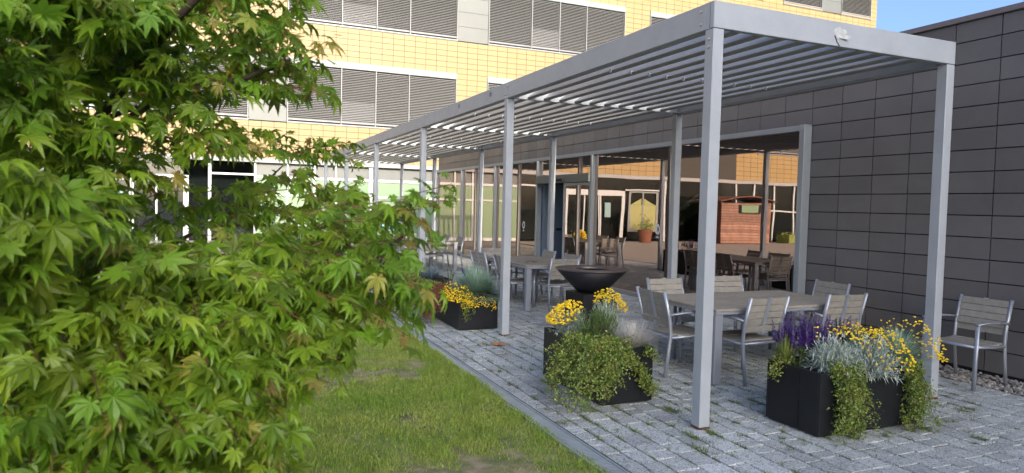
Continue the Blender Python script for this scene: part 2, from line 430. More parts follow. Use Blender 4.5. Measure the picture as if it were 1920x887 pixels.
# glazing frame
mull = [5.95, 8.85, 11.6, 14.5, 17.46]
g = MB()
g.bbox((WX0+.02, -4.19, 2.845), (20.3, -4.06, 2.925), 'frame'); g.bbox((WX0+.02, -4.17, 0.0), (20.3, -4.05, .07), 'frame')
g.bbox((WX0-.02, -4.19, 0.0), (WX0+.075, -4.05, 2.93), 'frame'); g.bbox((20.22, -4.19, .07), (20.3, -4.06, 2.845), 'frame')
g.box((WX0+.005, -4.05, 2.87), (WX0+.055, -4.046, 2.92), 'steel')
part(g, 'glazing_frame', cafe)
for x in mull:
    g = MB(); g.bbox((x-.035, -4.18, .07), (x+.035, -4.04, 2.845), 'frame'); part(g, 'mullion', cafe)
def pane(xa, xb, za, zb, y=-4.12, mt='glass', name='glass_pane', parent=None):
    g = MB(); g.box((xa, y-.008, za), (xb, y, zb), mt); return part(g, name, parent or cafe)
es = [WX0+.075, 5.95, 8.85, 11.6, 14.5, 17.46, 20.22]
for i, (a, b) in enumerate(zip(es[:-1], es[1:])):
    if i == 2:
        pane(a+.04, b-.04, 2.47, 2.84); continue
    pane(a+(.04 if i else 0), b-(.04 if i < 5 else 0), .07, 2.84)
# sliding door
door = empty('sliding_door', (0, 0, 0), None, None); door.parent = cafe; door.location = (0, 0, 0)
bpy.data.objects.remove(door)
g = MB(); g.bbox((8.89, -4.17, 2.27), (11.56, -4.0, 2.46), 'gpanel'); hd = part(g, 'door_header', cafe)
g = MB(); g.bbox((10.0, -3.99, 2.30), (10.3, -3.93, 2.36), 'dark'); part(g, 'motion_sensor', hd)
g = MB(); g.bbox((8.91, -4.12, .02), (8.98, -4.08, 2.26), 'frame'); g.bbox((10.13, -4.12, .02), (10.2, -4.08, 2.26), 'frame'); g.bbox((8.98, -4.12, .02), (10.13, -4.08, .10), 'frame'); g.bbox((8.98, -4.12, 2.20), (10.13, -4.08, 2.26), 'frame')
lf = part(g, 'door_leaf', cafe)
pane(8.98, 10.13, .10, 2.20, -4.10, name='door_glass', parent=lf)
g = MB(); g.box((11.45, -5.6, .01), (11.56, -4.19, 2.27), 'vest'); g.box((10.2, -5.65, .01), (11.45, -5.6, 2.27), 'vest'); 
vp = part(g, 'vestibule_wall', cafe)
g = MB(); g.bbox((11.43, -4.7, 1.10), (11.449, -4.55, 1.16), 'dark'); part(g, 'push_plate', vp)
# round white decals on the glass
for x, z in ((12.5, 1.2), (6.45, 1.33)):
    g = MB(); n = 24; vs = []; k = len(vs)
    for t in range(n):
        a = 2*math.pi*t/n
        for rr in (.055, .10): vs.append((x+rr*math.cos(a)*.8, -4.1175, z+rr*math.sin(a)))
    g.add(vs, [(2*t, 2*t+1, (2*t+3) % (2*n), (2*t+2) % (2*n)) for t in range(n)], 'white')
    g.box((x-.05, -4.119, z-.165), (x+.05, -4.117, z-.15), 'white'); g.box((x-.035, -4.119, z-.14), (x+.035, -4.117, z-.125), 'white')
    part(g, 'round_decal', cafe)

# ------------------------------------------------------------------ yellow office building
YX = 26.4
def ny_(n): return 1.67-.5*n
yb = empty('office_building', (YX, 0, 0), 'tall yellow tiled office building with louvre blinds closing the courtyard', 'building')
L = [5.0, 9.25, 13.6]                # sill heights
WINH = 2.75
wins = []                            # (floor, n0, n1)
for fl, segs in ((0, [(-16, -1), (2, 17), (20, 35), (38, 53), (56, 71)]), (1, [(-16, -1), (2, 17), (20, 35), (38, 53), (56, 70)]), (2, [(-16, -1), (2, 17), (20, 35), (38, 53), (56, 62), (65, 70)])):
    for a, b in segs: wins.append((fl, a, b))
for fl in (0, 1): wins.append((fl, -44, -30))
panels = [(0, -1, 2), (1, 17, 20), (0, 35, 38), (1, 53, 56), (2, 62, 65), (2, -1, 2), (2, 35, 38)]
ys = set()
def covered(n, z0, z1):
    for fl, a, b in wins+panels:
        if a <= n < b and z0 >= L[fl]-.02 and z1 <= L[fl]+WINH+.02: return True
    if -27 <= n < -17.5: return True
    return False
g = MB(); NT = 71
zs = []
z = 3.44
rows = [3.44+.26*i for i in range(6)] + [5.0]
z = 5.0
while z < 7.7: rows.append(z+.25); z += .25
while z < 9.24: z += .25; rows.append(z)
while z < 11.98: z += .25; rows.append(z)
rows.append(12.27)
z = 12.27
while z < 18: z += .2525; rows.append(z)
rows = sorted(set(round(v, 3) for v in rows))
for n in range(-62, NT):
    ya, ybb = ny_(n+1), ny_(n)
    for z0, z1 in zip(rows[:-1], rows[1:]):
        if z1-z0 < .08 or covered(n, z0, z1): continue
        g.box((YX-.003, ya+.010, z0+.010), (YX+.004, ybb-.010, z1-.010), 'tile', skip=('+x',))
part(g, 'tiled_facade', yb)
g = MB()
yr = ny_(NT); yl = ny_(-62)
def backing(y0, y1, z0, z1): g.box((YX+.005, y0, z0), (YX+.3, y1, z1), 'joint')
backing(yr, yl, 3.25, 4.95); backing(yr, yl, 7.78, 9.2); backing(yr, yl, 12.03, 13.55); backing(yr, yl, 16.4, 18.2)
for z0 in (4.95, 9.2, 13.55):
    for a, b in ((-62, -44), (-30, -27), (-17.5, -16), (-1, 2), (17, 20), (35, 38), (53, 56), (62, 65), (70, 71)):
        backing(ny_(b), ny_(a), z0, z0+2.85)
g.box((YX+.31, yr, -.01), (YX+14, yr+.2, 18.2), 'tile'); g.box((YX+2.5, yr+.2, -.01), (YX+2.7, yl, 18.2), 'dark'); g.box((YX+.0, yr, 18.2), (YX+14, yl, 18.4), 'cap')
for z in (4.7, 8.9, 13.1): g.box((YX+.31, yr+.2, z), (YX+2.5, yl, z+.15), 'room')
part(g, 'wall_core', yb)
for fl, a, b in panels:
    g = MB(); z0 = L[fl]; nz = 4
    for k in range(nz): g.box((YX-.01, ny_(b)+.01, z0+k*.67+.01), (YX+.02, ny_(a)-.01, z0+(k+1)*.67-.005), 'gpanel')
    g.box((YX-.02, ny_(b), z0-.03), (YX+.02, ny_(a), z0), 'dark')
    part(g, 'metal_panel', yb)
for fl, a, b in wins:
    z0 = L[fl]; span = b-a
    if span == 15: cuts = [a, a+4.5, a+7.5, a+10.5, b]
    elif span == 14: cuts = [a, a+4.5, a+7.5, a+10.5, b]
    elif span >= 10: cuts = [a, a+4, a+8, b]
    else: cuts = [a, b]
    g = MB()
    g.bbox((YX-.05, ny_(b), z0+2.47), (YX+.1, ny_(a), z0+WINH), 'header', .01)
    g.bbox((YX-.05, ny_(b), z0-.02), (YX+.12, ny_(a), z0+.05), 'header', .006)
    g.bbox((YX+.03, ny_(b), z0+.05), (YX+.12, ny_(a), z0+.10), 'dark', .003)
    for c in cuts: 
        yc = ny_(c) + (.03 if c == b else -.03 if c == a else 0)
        g.box((YX-.045, yc-.018, z0-.04), (YX+.12, yc+.018, z0+2.47), 'header')
    wf = part(g, 'window', yb)
    g = MB(); g.box((YX+.16, ny_(b), z0+.05), (YX+.17, ny_(a), z0+2.47), 'dglass'); part(g, 'pane', wf)
    for ci, (c0, c1) in enumerate(zip(cuts[:-1], cuts[1:])):
        g = MB(); ya, ybb = ny_(c1)+.03, ny_(c0)-.03; ns = 31
        for k in range(ns):
            zz = z0+.20+k*.0735; op = .042
            if span == 15 and ci == 1 and k < 12: op = .010   # nearly closed lower slats
            g.add([(YX-.022, ya, zz-.030), (YX-.022, ybb, zz-.030), (YX+.0+op, ybb, zz+.022), (YX+.0+op, ya, zz+.022)], [(0, 3, 2, 1)], 'slat')
        g.bbox((YX-.03, ya, z0+.11), (YX+.03, ybb, z0+.17), 'slat', .004)
        part(g, 'blind', wf)
# ground floor
g = MB(); g.bbox((YX-.10, yr, 3.25), (YX+.3, yl, 3.435), 'concrete', .01); part(g, 'slab_band', yb)
g = MB()
g.box((YX+.15, yr, 2.72), (YX+.2, 2.0, 3.25), 'gpanel')
g.box((YX+2.0, yr, 0), (YX+2.1, yl, 3.25), 'room')
part(g, 'ground_floor_wall', yb)
g = MB()
for z0, z1 in ((2.60, 2.72), (1.88, 1.97), (0.0, .15)): g.bbox((YX+.02, yr, z0), (YX+.13, 1.9, z1), 'white_frame', .005)
for yv in [1.9, .6, -.5, -1.40, -2.92, -4.35, -5.8, -7.2, -8.6, -10, -11.5]:
    g.box((YX+.01, yv-(.09 if yv == -2.92 else .04), .15), (YX+.14, yv+(.09 if yv == -2.92 else .04), 3.25), 'white_frame')
part(g, 'ground_floor_frame', yb)
yvs = [1.9, .6, -.5, -1.40, -2.92, -4.35, -5.8, -7.2, -8.6, -10]
for i, (a, b) in enumerate(zip(yvs[:-1], yvs[1:])):
    for z0, z1 in ((.15, 1.88), (1.97, 2.60)):
        g = MB(); g.box((YX+.08, b+.04, z0), (YX+.09, a-.04, z1), 'gfrost')
        if i in (0, 2, 3) : 
            z = z0+.03
            while z < z1-.03: g.box((YX+.066, b+.10, z), (YX+.076, a-.10, z+.018), 'gfrost'); z += .055
        part(g, 'frosted_panel', yb)
# entrance zone, dark glazing further left
g = MB()
g.bbox((YX-.02, 4.40, 2.34), (YX+.2, 7.86, 2.62), 'white_frame', .01)
for a, b in ((4.40, 4.60), (7.66, 7.86)): g.bbox((YX-.02, a, 0), (YX+.18, b, 2.338), 'white_frame', .01)
for yv in (5.56, 6.38, 6.48): g.box((YX+.0, yv-.035, 0), (YX+.1, yv+.035, 2.34), 'white_frame')
g.box((YX+.0, 3.57, 0), (YX+.12, 3.69, 3.25), 'white_frame'); g.box((YX+.0, 1.9, 2.70), (YX+.1, 3.57, 2.78), 'white_frame')
g.box((YX+.0, 7.9, 2.66), (YX+.1, 10.35, 2.73), 'white_frame')
for a, b in ((8.14, 8.28), (9.0, 9.1), (9.86, 10.0)): g.box((YX-.01, a, .6), (YX+.1, b, 2.54), 'header')
g.box((YX-.012, 8.14, 2.54), (YX+.1, 10.0, 2.62), 'header'); g.box((YX-.012, 8.14, .50), (YX+.1, 10.0, .60), 'header')
for yv in (10.4, 15.2, 16.5, 18.0, 19.5, 21, 24, 27): g.box((YX-.02, yv-.05, 0), (YX+.1, yv+.05, 3.25), 'white_frame')
g.box((YX+.0, 15.2, 1.7), (YX+.08, 30, 1.78), 'white_frame')
part(g, 'entrance_frame', yb)
g = MB(); g.box((YX+.04, 1.9, .02), (YX+.05, 30, 3.25), 'dglass'); part(g, 'entrance_glass', yb)
for a, b in ((8.28, 9.0), (9.1, 9.86)):
    g = MB(); g.box((YX+.02, a, .6), (YX+.03, b, 1.9), 'curtain'); g.add([(YX+.025, a+.05, 1.91), (YX+.025, b-.05, 1.91), (YX+.025, (b-.05 if a < 9 else a+.05), 2.25)], [(0, 1, 2)], 'curtain'); part(g, 'curtain', yb)
g = MB(); g.box((YX-.005, 6.70, 1.25), (YX+.035, 7.06, 2.0), 'notice'); part(g, 'notice', yb)
# glazed stair tower in the recess
st = MB(); st.box((YX+.5, 10.4, 3.44), (YX+.52, 15.2, 18), 'dglass')
for z in (3.44, 5.1, 7.0, 9.0, 11): st.box((YX+.42, 10.4, z), (YX+.5, 15.2, z+.08), 'frame')
for yv in (10.4, 12.0, 13.6, 15.2): st.box((YX+.40, yv-.04, 3.44), (YX+.49, yv+.04, 18), 'frame')
part(st, 'stair_glazing', yb)
st = MB()
for s in range(2):
    for k in range(14):
        y0 = 10.9+k*.27; z0 = .2+k*.17+s*2.6
        st.box((YX+.8, y0, z0), (YX+2.0, y0+.27, z0+.17), 'gfrost')
    st.tube([(YX+.78, 10.9, 1.1+s*2.6), (YX+.78, 14.7, 3.5+s*2.6)], .03, 'white_frame')
part(st, 'staircase', yb)

# teal poster behind the far glass
g = MB(); g.box((YX-.02, -4.25, .45), (YX-.01, -3.45, 1.45), 'teal'); part(g, 'poster', yb)

# unseen building behind the viewpoint, sized to shade the patio and block sun glow
bb = empty('unseen_shade_building', (-57, 0, 0), 'tall yellow building, unseen far behind the viewer, placed to shade the patio', 'building')
g = MB(); XB = -55.0; HB = 3.15+math.tan(SUN_EL)*59.0
g.box((XB-10, -62, 0), (XB-.02, 7.6, HB-.1), 'joint')
NF = 6; FH = (HB-.4)/NF
for fl in range(NF):
    z0 = .3+fl*FH
    g.box((XB-.02, -62, z0+2.1), (XB, 7.6, z0+FH), 'tile')
    for k in range(14): g.box((XB-.02, -62+k*5, z0), (XB, -62+k*5+1.0, z0+2.1), 'tile')
g.box((XB-10.1, -62.1, HB-.1), (XB+.05, 7.7, HB), 'cap')
part(g, 'wall', bb)
for fl in range(NF):
    for k in range(8, 14):
        z0 = .3+fl*FH; g = MB(); g.box((XB-.06, -62+k*5+1.05, z0+.05), (XB-.01, min(-62+k*5+4.95, 7.55), z0+2.05), 'dglass'); part(g, 'window', bb)

pt = empty('plant_pot', (25.3, 8.5, 0), 'big orange terracotta pot with a small shrub by the far entrance', 'plant pot')
g = MB(); g.lathe([(.001, .0), (.26, .0), (.36, .55), (.39, .55), (.39, .64), (.34, .64), (.33, .58), (.001, .56)], 'orange', 24, (25.3, 8.5, 0)); part(g, 'pot', pt)
g = MB(); rq = random.Random(4)
for i in range(500):
    p = Vector((25.3+rq.gauss(0, .2), 8.5+rq.gauss(0, .2), 0.62+abs(rq.gauss(0, .3)))); d = [rq.uniform(-.06, .06) for _ in range(4)]
    g.add([tuple(p), (p.x+d[0], p.y+d[1], p.z+.06), (p.x+d[2], p.y+d[3], p.z+.02)], [(0, 1, 2)], 'weed')
part(g, 'shrub', pt)

# ------------------------------------------------------------------ wooden hut (seen in the glass)
hut = empty('garden_hut', (24.4, 14, 0), 'reddish brown timber hut in the sunny corner, seen mirrored in the cafe glass', 'hut')
g = MB()
for k in range(15):
    z0 = .05+k*.14
    g.box((24.0, 12.2, z0), (24.03, 15.5, z0+.118), 'redwood')
g.box((24.04, 12.2, 0), (25.8, 15.5, 2.15), 'hutroof')
part(g, 'board_wall', hut)
g = MB(); vs = []
for i in range(13):
    t = i/12; y = 12.0+3.7*t; z = 2.18+.28*math.sin(math.pi*t)
    vs += [(23.8, y, z), (25.95, y, z), (25.95, y, z+.06), (23.8, y, z+.06)]
fs = []
for i in range(12):
    a = i*4; fs += [(a, a+4, a+7, a+3), (a+3, a+7, a+6, a+2), (a+2, a+6, a+5, a+1), (a+1, a+5, a+4, a)]
g.add(vs, fs+[(0, 3, 2, 1)], 'hutroof'); part(g, 'curved_roof', hut)
g = MB(); g.bbox((23.95, 13.3, 1.62), (23.995, 14.8, 2.06), 'dark'); hw = part(g, 'window', hut)
g = MB(); g.box((23.93, 13.5, 1.66), (23.949, 14.6, 2.04), 'gfrost'); part(g, 'pane', hw)
g = MB()
for k in range(26):
    y = 12.2+3.3*k/25; zz = 2.20+.25*math.sin(math.pi*k/25)-.05*abs(math.sin(k*.9))
    g.box((23.77, y-.02, zz-.09), (23.79, y+.02, zz-.02), 'dark')
part(g, 'light_string', hut)
g = MB(); g.box((24.6, 17.4, 0), (25.4, 24, .45), 'lime'); 
rr = random.Random(2)
for i in range(1500):
    x, y, z = rr.uniform(24.5, 25.5), rr.uniform(17.3, 24.1), rr.uniform(.05, .55); d = [rr.uniform(-.06, .06) for _ in range(4)]
    g.add([(x, y, z), (x+d[0], y+d[1], z+.06), (x+d[2], y+d[3], z+.03)], [(0, 1, 2)], 'lime')
tag(g.build('hedge'), 'low trimmed light green hedge in front of the far facade', 'hedge')

# ------------------------------------------------------------------ pergola
pg = empty('pergola', (0, 0, 0), 'long light grey metal pergola with louvred roof running beside the building', 'pergola')
ZB, ZT, D = 3.087, 3.290, 2.65
for i in range(6):
    for side in (0, 1):
        x = 4*i; ya, yb_ = (-.10, 0) if side == 0 else (-D-.10, -D)
        g = MB(); g.bbox((x, ya, .012), (x+.10, yb_, ZB-.004), 'alu', .005)
        po = part(g, 'post', pg)
        g = MB(); g.bbox((x-.004, ya-.004, 0.0), (x+.104, yb_+.004, .011), 'rust', .002); part(g, 'base_plate', po)
        if side == 0:
            g = MB()
            for z in (ZB-.08, ZB-.14): g.lathe([(0.001, .012), (.009, .012), (.012, .004), (.012, 0)], 'steel', 8)
            g.v = [(x+.05+a[0], a[2]+.0005, (ZB-.08 if j < len(g.v)//2 else ZB-.14)+a[1]) for j, a in enumerate(g.v)]
            part(g, 'bolt', po)
for i in range(5):
    xa = 4*i+(.105 if i == 0 else .053); xb = 4*(i+1)+(.047 if i < 4 else .10)
    g = MB(); g.bbox((xa, -.055, ZB), (xb, -.001, ZT), 'alu', .004)
    g.box((xa, -.10, ZB), (xb, -.058, ZB+.03), 'alu')
    fb = part(g, 'front_beam', pg)
    g = MB()
    for xx in ((xa+.05, xb-.06)):
        for z in (ZB+.05, ZT-.055):
            m2 = MB(); m2.lathe([(0.001, .010), (.008, .010), (.011, .004), (.011, 0)], 'steel', 8)
            g.add([(xx+a[0], a[2]-.0008, z+a[1]) for a in m2.v], m2.f, 'steel')
    part(g, 'bolt', fb)
    g = MB(); g.bbox((xa, -D-.10, ZB), (xb, -D-.045, ZT), 'alu', .004); g.box((xa, -D-.042, ZB), (xb, -D+.02, ZB+.012), 'alu'); g.box((xa-.05, -D-.042, ZT-.05), (xb+.05, -D+.10, ZT-.04), 'alu'); part(g, 'rear_beam', pg)  # top ledge added to keep skylight off the beam's inner face
for i in range(6):
    x = 4*i
    g = MB()
    if i == 0: g.bbox((x, -D-.10, ZB), (x+.05, 0, ZT), 'alu', .004); g.box((x+.055, -.1, ZB), (x+.103, -.001, ZT), 'alu')
    else: g.bbox((x+.02, -D-.04, ZB+.006), (x+.08, -.06, ZT-.01), 'alu', .003)
    part(g, 'cross_beam', pg)
# louvres: rounded nose on the lawn side, thin plate rising toward the wall
prof = [(.036, .0), (.016, .008), (.001, .018), (.0, .025), (.006, .031), (.110, .116), (.115, .108), (.014, .022), (.024, .014), (.040, .007)]
nb = 11; sp = (D-.115)/nb
for i in range(5):
    for k in range(nb):
        y0 = -.065-k*sp; xa = 4*i+(.052 if i == 0 else .083); xb = 4*(i+1)+.017
        vs = []
        dz = rnd.uniform(-.002, .002)
        for x in (xa, xb):
            for u, z in prof: vs.append((x, y0-u, ZB+.010+z+dz))
        n = len(prof)
        fs = [(a, (a+1) % n, n+(a+1) % n, n+a) for a in range(n)]+[tuple(range(n))[::-1], tuple(range(n, 2*n))]
        g = MB(); g.add(vs, fs, 'alu_blade')
        if i < 3:
            xm = xa+1.9+rnd.uniform(-.02, .02)
            g.box((xm, y0-.02, ZB+.014), (xm+.03, y0+.006, ZB+.05), 'alu')
        part(g, 'louvre_blade', pg)
# peeled sticker and round marks
g = MB(); c = (-.0015, -1.30, 3.195)
vs = [(c[0]-.001, c[1]+.07*math.cos(t)*(1+.25*math.sin(3*t)), c[2]+.05*math.sin(t)*(1+.2*math.cos(5*t))) for t in [2*math.pi*k/18 for k in range(18)]]
g.add(vs, [tuple(range(18))], 'glue')
g.add([(-.003, -1.30, 3.20), (-.03, -1.40, 3.175), (-.025, -1.37, 3.145), (-.003, -1.27, 3.16)], [(0, 1, 2, 3)], 'glue')
g.tube([(-.003, -1.24, 3.17), (-.003, -1.27, 3.12), (-.003, -1.30, 3.092)], .003, 'dark', 4)
part(g, 'peeled_sticker', pg)
for x in (5.92, 4.60):
    g = MB(); g.add([(x+.045*math.cos(2*math.pi*k/16), .0012, 3.215+.035*math.sin(2*math.pi*k/16)) for k in range(16)], [tuple(range(16))[::-1]], 'sticker'); part(g, 'round_mark', pg)

# ------------------------------------------------------------------ furniture
def make_chair():
    t = empty('patio_chair', (0, 0, 0), 'x', 'chair')
    def lnk(g, n, s=False): return g.build(n, t, s)
    for sgn in (-1, 1):
        g = MB(); g.tube([(.27, .262*sgn, 0), (.262, .262*sgn, .30), (.252, .262*sgn, .648)], .017, 'chair_alu', 8, flat=1.3); lnk(g, 'leg', True)
        g = MB(); g.tube([(-.28, .25*sgn, 0), (-.245, .25*sgn, .25), (-.225, .25*sgn, .44), (-.245, .25*sgn, .60), (-.315, .25*sgn, .868)], .016, 'chair_alu', 8, flat=1.3); lnk(g, 'leg', True)
        g = MB(); 
        pts = [(-.25, .262*sgn, .635), (-.1, .27*sgn, .652), (.1, .27*sgn, .660), (.275, .268*sgn, .650)]
        g.tube(pts, .024, 'chair_alu', 8, flat=.45); lnk(g, 'armrest', True)
    g = MB()
    for sgn in (-1, 1): g.tube([(.262, .245*sgn, .425), (0, .25*sgn, .405), (-.225, .25*sgn, .40)], .015, 'chair_alu', 8)
    g.tube([(.262, -.25, .425), (.262, .25, .425)], .014, 'chair_alu', 8); g.tube([(-.225, -.25, .40), (-.225, .25, .40)], .014, 'chair_alu', 8)
    lnk(g, 'seat_frame', True)
    g = MB()
    for k in range(6):
        x = -.215+k*.0815; z = .432-.018*math.sin(math.pi*(k+.5)/6)
        g.bbox((x, -.238, z-.008), (x+.074, .238, z+.008), 'wood', .004)
    lnk(g, 'seat')
    g = MB()
    a = math.atan2(.07, .268)
    for k in range(5):
        z = .515+k*.069; x = -.238-(z-.6)*.262 if z > .6 else -.232+(.6-z)*-.05
        xb = x-.0165; 
        g.add([(x-.008, -.236, z), (x+.008, -.236, z), (x+.008, .236, z), (x-.008, .236, z), (xb-.008, -.236, z+.063), (xb+.008, -.236, z+.063), (xb+.008, .236, z+.063), (xb-.008, .236, z+.063)],
              [(3, 2, 1, 0), (4, 5, 6, 7), (0, 1, 5, 4), (1, 2, 6, 5), (2, 3, 7, 6), (3, 0, 4, 7)], 'wood')
    bk = lnk(g, 'backrest')
    g = MB(); pr = [(-.2455, .505), (-.2475, .60), (-.3075, .83), (-.316, .862)]
    vs = [(x-o_, y_, z) for x, z in pr for o_, y_ in ((.0, -.024), (.0, .024), (.006, .024), (.006, -.024))]
    fs = [(i*4+a, i*4+(a+1) % 4, i*4+4+(a+1) % 4, i*4+4+a) for i in range(3) for a in range(4)]+[(0, 3, 2, 1), (12, 13, 14, 15)]
    g.add(vs, fs, 'chair_alu')
    g.build('back_strip', bk)
    return t
def make_table(L_, W_):
    t = empty('patio_table', (0, 0, 0), 'x', 'table')
    g = MB(); n = 8; w = W_/n
    for k in range(n): g.bbox((-L_/2+.02, -W_/2+k*w+.002, .715), (L_/2-.02, -W_/2+(k+1)*w-.002, .742), 'top', .003)
    g.build('tabletop', t)
    g = MB(); g.bbox((-L_/2, -W_/2-.004, .685), (L_/2, -W_/2+.03, .7135), 'chair_alu', .003); g.bbox((-L_/2, W_/2-.03, .685), (L_/2, W_/2+.004, .7135), 'chair_alu', .003)
    g.bbox((-L_/2, -W_/2+.031, .685), (-L_/2+.03, W_/2-.031, .7135), 'chair_alu', .003); g.bbox((L_/2-.03, -W_/2+.031, .685), (L_/2, W_/2-.031, .7135), 'chair_alu', .003)
    g.bbox((-L_/2-.003, -W_/2-.003, .7145), (-L_/2+.018, W_/2+.003, .741), 'top', .002); g.bbox((L_/2-.018, -W_/2-.003, .7145), (L_/2+.003, W_/2+.003, .741), 'top', .002)
    g.build('table_frame', t)
    for sx in (-1, 1):
        for sy in (-1, 1):
            g = MB(); cx, cy = sx*(L_/2-.055), sy*(W_/2-.055); g.bbox((cx-.045, cy-.045, 0), (cx+.045, cy+.045, .684), 'chair_alu', .005); g.build('leg', t)
    return t
PI = math.pi
chair0 = make_chair(); used = [False]
def chair(bx, by, facing, label, z=0):
    """bx,by: middle of the back's top edge; facing: degrees"""
    a = math.radians(facing); o = chair0 if not used[0] else copy_tree(chair0); used[0] = True
    o.location = (bx+.315*math.cos(a), by+.315*math.sin(a), z); o.rotation_euler = (0, 0, a)
    tag(o, label, 'chair', 'slatted armchairs on the patio'); return o
chair(1.72, -.71, -91, 'slatted armchair at the lawn end of the nearest table, left of the front post')
chair(.91, -1.545, 3, 'slatted armchair with its back to us, just right of the nearest front post')
chair(.925, -2.62, -3, 'slatted armchair with its back to us, directly behind the purple flowers of the large planter')
chair(2.75, -1.62, 181, 'slatted armchair beyond the nearest table, left of the nearest front post')
chair(2.87, -2.66, 177, 'slatted armchair beyond the nearest table, right of the nearest front post')
chair(1.93, -3.53, 88, 'slatted armchair at the wall end of the nearest table')
chair(.35, -3.94, 92, 'lone slatted armchair standing against the grey cladding at the far right')
t0 = make_table(1.95, 1.12); t0.location = (1.64, -1.98, 0); t0.rotation_euler = (0, 0, PI/2+.02)
tag(t0, 'grey slatted dining table nearest to us with six armchairs', 'table', 'slatted dining tables under the pergola')
t1 = copy_tree(t0); t1.location = (6.83, -1.74, 0); t1.rotation_euler = (0, 0, 0)
tag(t1, 'grey slatted dining table beside the black fire bowl, with dry leaves on it', 'table', 'slatted dining tables under the pergola')
chair(5.69, -1.80, 2, 'slatted armchair with its back to us, between the second table and the fire bowl')
chair(8.42, -1.63, 178, 'slatted armchair at the far end of the second table')
chair(7.38, -.90, -80, 'slatted armchair on the lawn side of the second table, behind the left planter')
chair(6.60, -.97, -96, 'slatted armchair on the lawn side of the second table, mostly behind the second front post')
chair(7.57, -2.46, 88, 'slatted armchair on the window side of the second table, farther one')
chair(6.62, -2.45, 94, 'slatted armchair on the window side of the second table, nearer one')
t2 = copy_tree(t0); t2.location = (13.35, -1.65, 0); t2.rotation_euler = (0, 0, .04)
tag(t2, 'grey slatted dining table farthest along the pergola, seen behind the maple twigs', 'table', 'slatted dining tables under the pergola')
chair(12.9, -.80, -85, 'slatted armchair on the lawn side of the farthest table, nearer one')
chair(13.9, -.82, -95, 'slatted armchair on the lawn side of the farthest table, farther one')
chair(12.2, -1.6, 5, 'slatted armchair at the near end of the farthest table')
chair(14.9, -1.6, 180, 'slatted armchair at the far end of the farthest table')
chair(12.9, -2.5, 92, 'slatted armchair on the window side of the farthest table, nearer one')
chair(14.0, -2.5, 88, 'slatted armchair on the window side of the farthest table, farther one')
# inside the cafe, faint behind glass
ti = copy_tree(t0); ti.location = (13.2, -5.6, 0); tag(ti, 'dark dining table inside the cafe behind the left windows', 'table')
for q, (x, y, f, s) in enumerate(((12.3, -5.3, 0, 'near side'), (14.1, -5.6, 180, 'far side'), (13.2, -4.8, -90, 'window side'))):
    c = chair(x, y, f, 'armchair inside the cafe at the dark table behind the left windows, on its '+s)

# dry leaves on second table
lv = MB(); R2 = random.Random(8)
for k in range(16):
    x, y = 6.50+R2.gauss(0, .10), -1.60+R2.gauss(0, .10); a = R2.uniform(0, 6.3); s = R2.uniform(.02, .045)
    pts = [(x+s*math.cos(a+q)*rr, y+s*math.sin(a+q)*rr, .7435+R2.uniform(0, .01)) for q, rr in ((0, 1.2), (.8, .5), (1.6, .8), (2.6, .5), (3.6, .9), (4.6, .5), (5.4, .8))]
    lv.add(pts, [tuple(range(7))], 'redtrail')
tag(lv.build('dry_leaves'), 'brown dry leaves scattered on the second table top', 'leaves', kind='stuff')
g = MB(); 
vs = []; c = (3.43, .28)
for k in range(10):
    a = 2*PI*k/10; rr = .10 if k % 2 else .05
    vs.append((c[0]+rr*math.cos(a), c[1]+1.2*rr*math.sin(a), .012+(.022 if k % 2 else 0)))
vs.append((c[0], c[1], .03)); g.add(vs, [(k, (k+1) % 10, 10) for k in range(10)], 'dry')
tag(g.build('fallen_leaf'), 'curled orange brown leaf lying on the paving left of the middle planter', 'leaf')

# fire bowl
fb = empty('fire_bowl', (3.66, -1.12, 0), 'wide black steel fire bowl on a square plinth by the glass front', 'fire bowl')
g = MB(); g.bbox((-.25, -.25, 0), (.25, .25, .59), 'bowl', .008); pl = g.build('plinth', fb)
g = MB(); g.lathe([(.001, .592), (.17, .593), (.22, .63), (.46, .875), (.45, .880), (.24, .84), (.19, .68), (.001, .66)], 'bowl', 64); g.build('bowl', fb, True)
g = MB(); g.lathe([(.235, .879), (.24, .902), (.475, .905), (.482, .893), (.475, .882), (.43, .8805)], 'rim', 64); g.build('cooking_ring', fb)

# ------------------------------------------------------------------ planters
def planter(xa, xb, ya, yb_, h, label, seam=None):
    cx, cy = (xa+xb)/2, (ya+yb_)/2
    t = empty('planter', (cx, cy, 0), label, 'planter', 'black planter boxes on the patio')
    g = MB(); th = .02
    for a, b in (((xa, ya), (xa+th, yb_)), ((xb-th, ya), (xb, yb_)), ((xa+th+.001, ya), (xb-th-.001, ya+th)), ((xa+th+.001, yb_-th), (xb-th-.001, yb_))):
        g.bbox((a[0], a[1], .01), (b[0], b[1], h), 'black', .003)
    if seam:
        for s in seam: g.box(s[0], s[1], 'black')
    g.box((xa+.02, ya+.02, .0), (xb-.02, yb_-.02, .05), 'black')
    part(g, 'box', t)
    g = MB(); nx, ny = 12, 12; vs = []
    for i in range(nx+1):
        for j in range(ny+1):
            vs.append((xa+th+(xb-xa-2*th)*i/nx, ya+th+(yb_-ya-2*th)*j/ny, h-.035+rnd.uniform(-.01, .012)))
    g.add(vs, [(i*(ny+1)+j, (i+1)*(ny+1)+j, (i+1)*(ny+1)+j+1, i*(ny+1)+j+1) for i in range(nx) for j in range(ny)], 'soil')
    part(g, 'soil', t)
    return t
planter(-.47, .08, -1.86, -.74, .49, 'black planter box at lower right with purple and yellow flowers', seam=[((-.26, -.7385, .02), (-.25, -.733, .48))])
planter(.79, 1.93, -.11, .41, .49, 'black planter box in the middle of the patio with a large trailing plant', seam=[((.784, .00, .02), (.7885, .012, .47))])
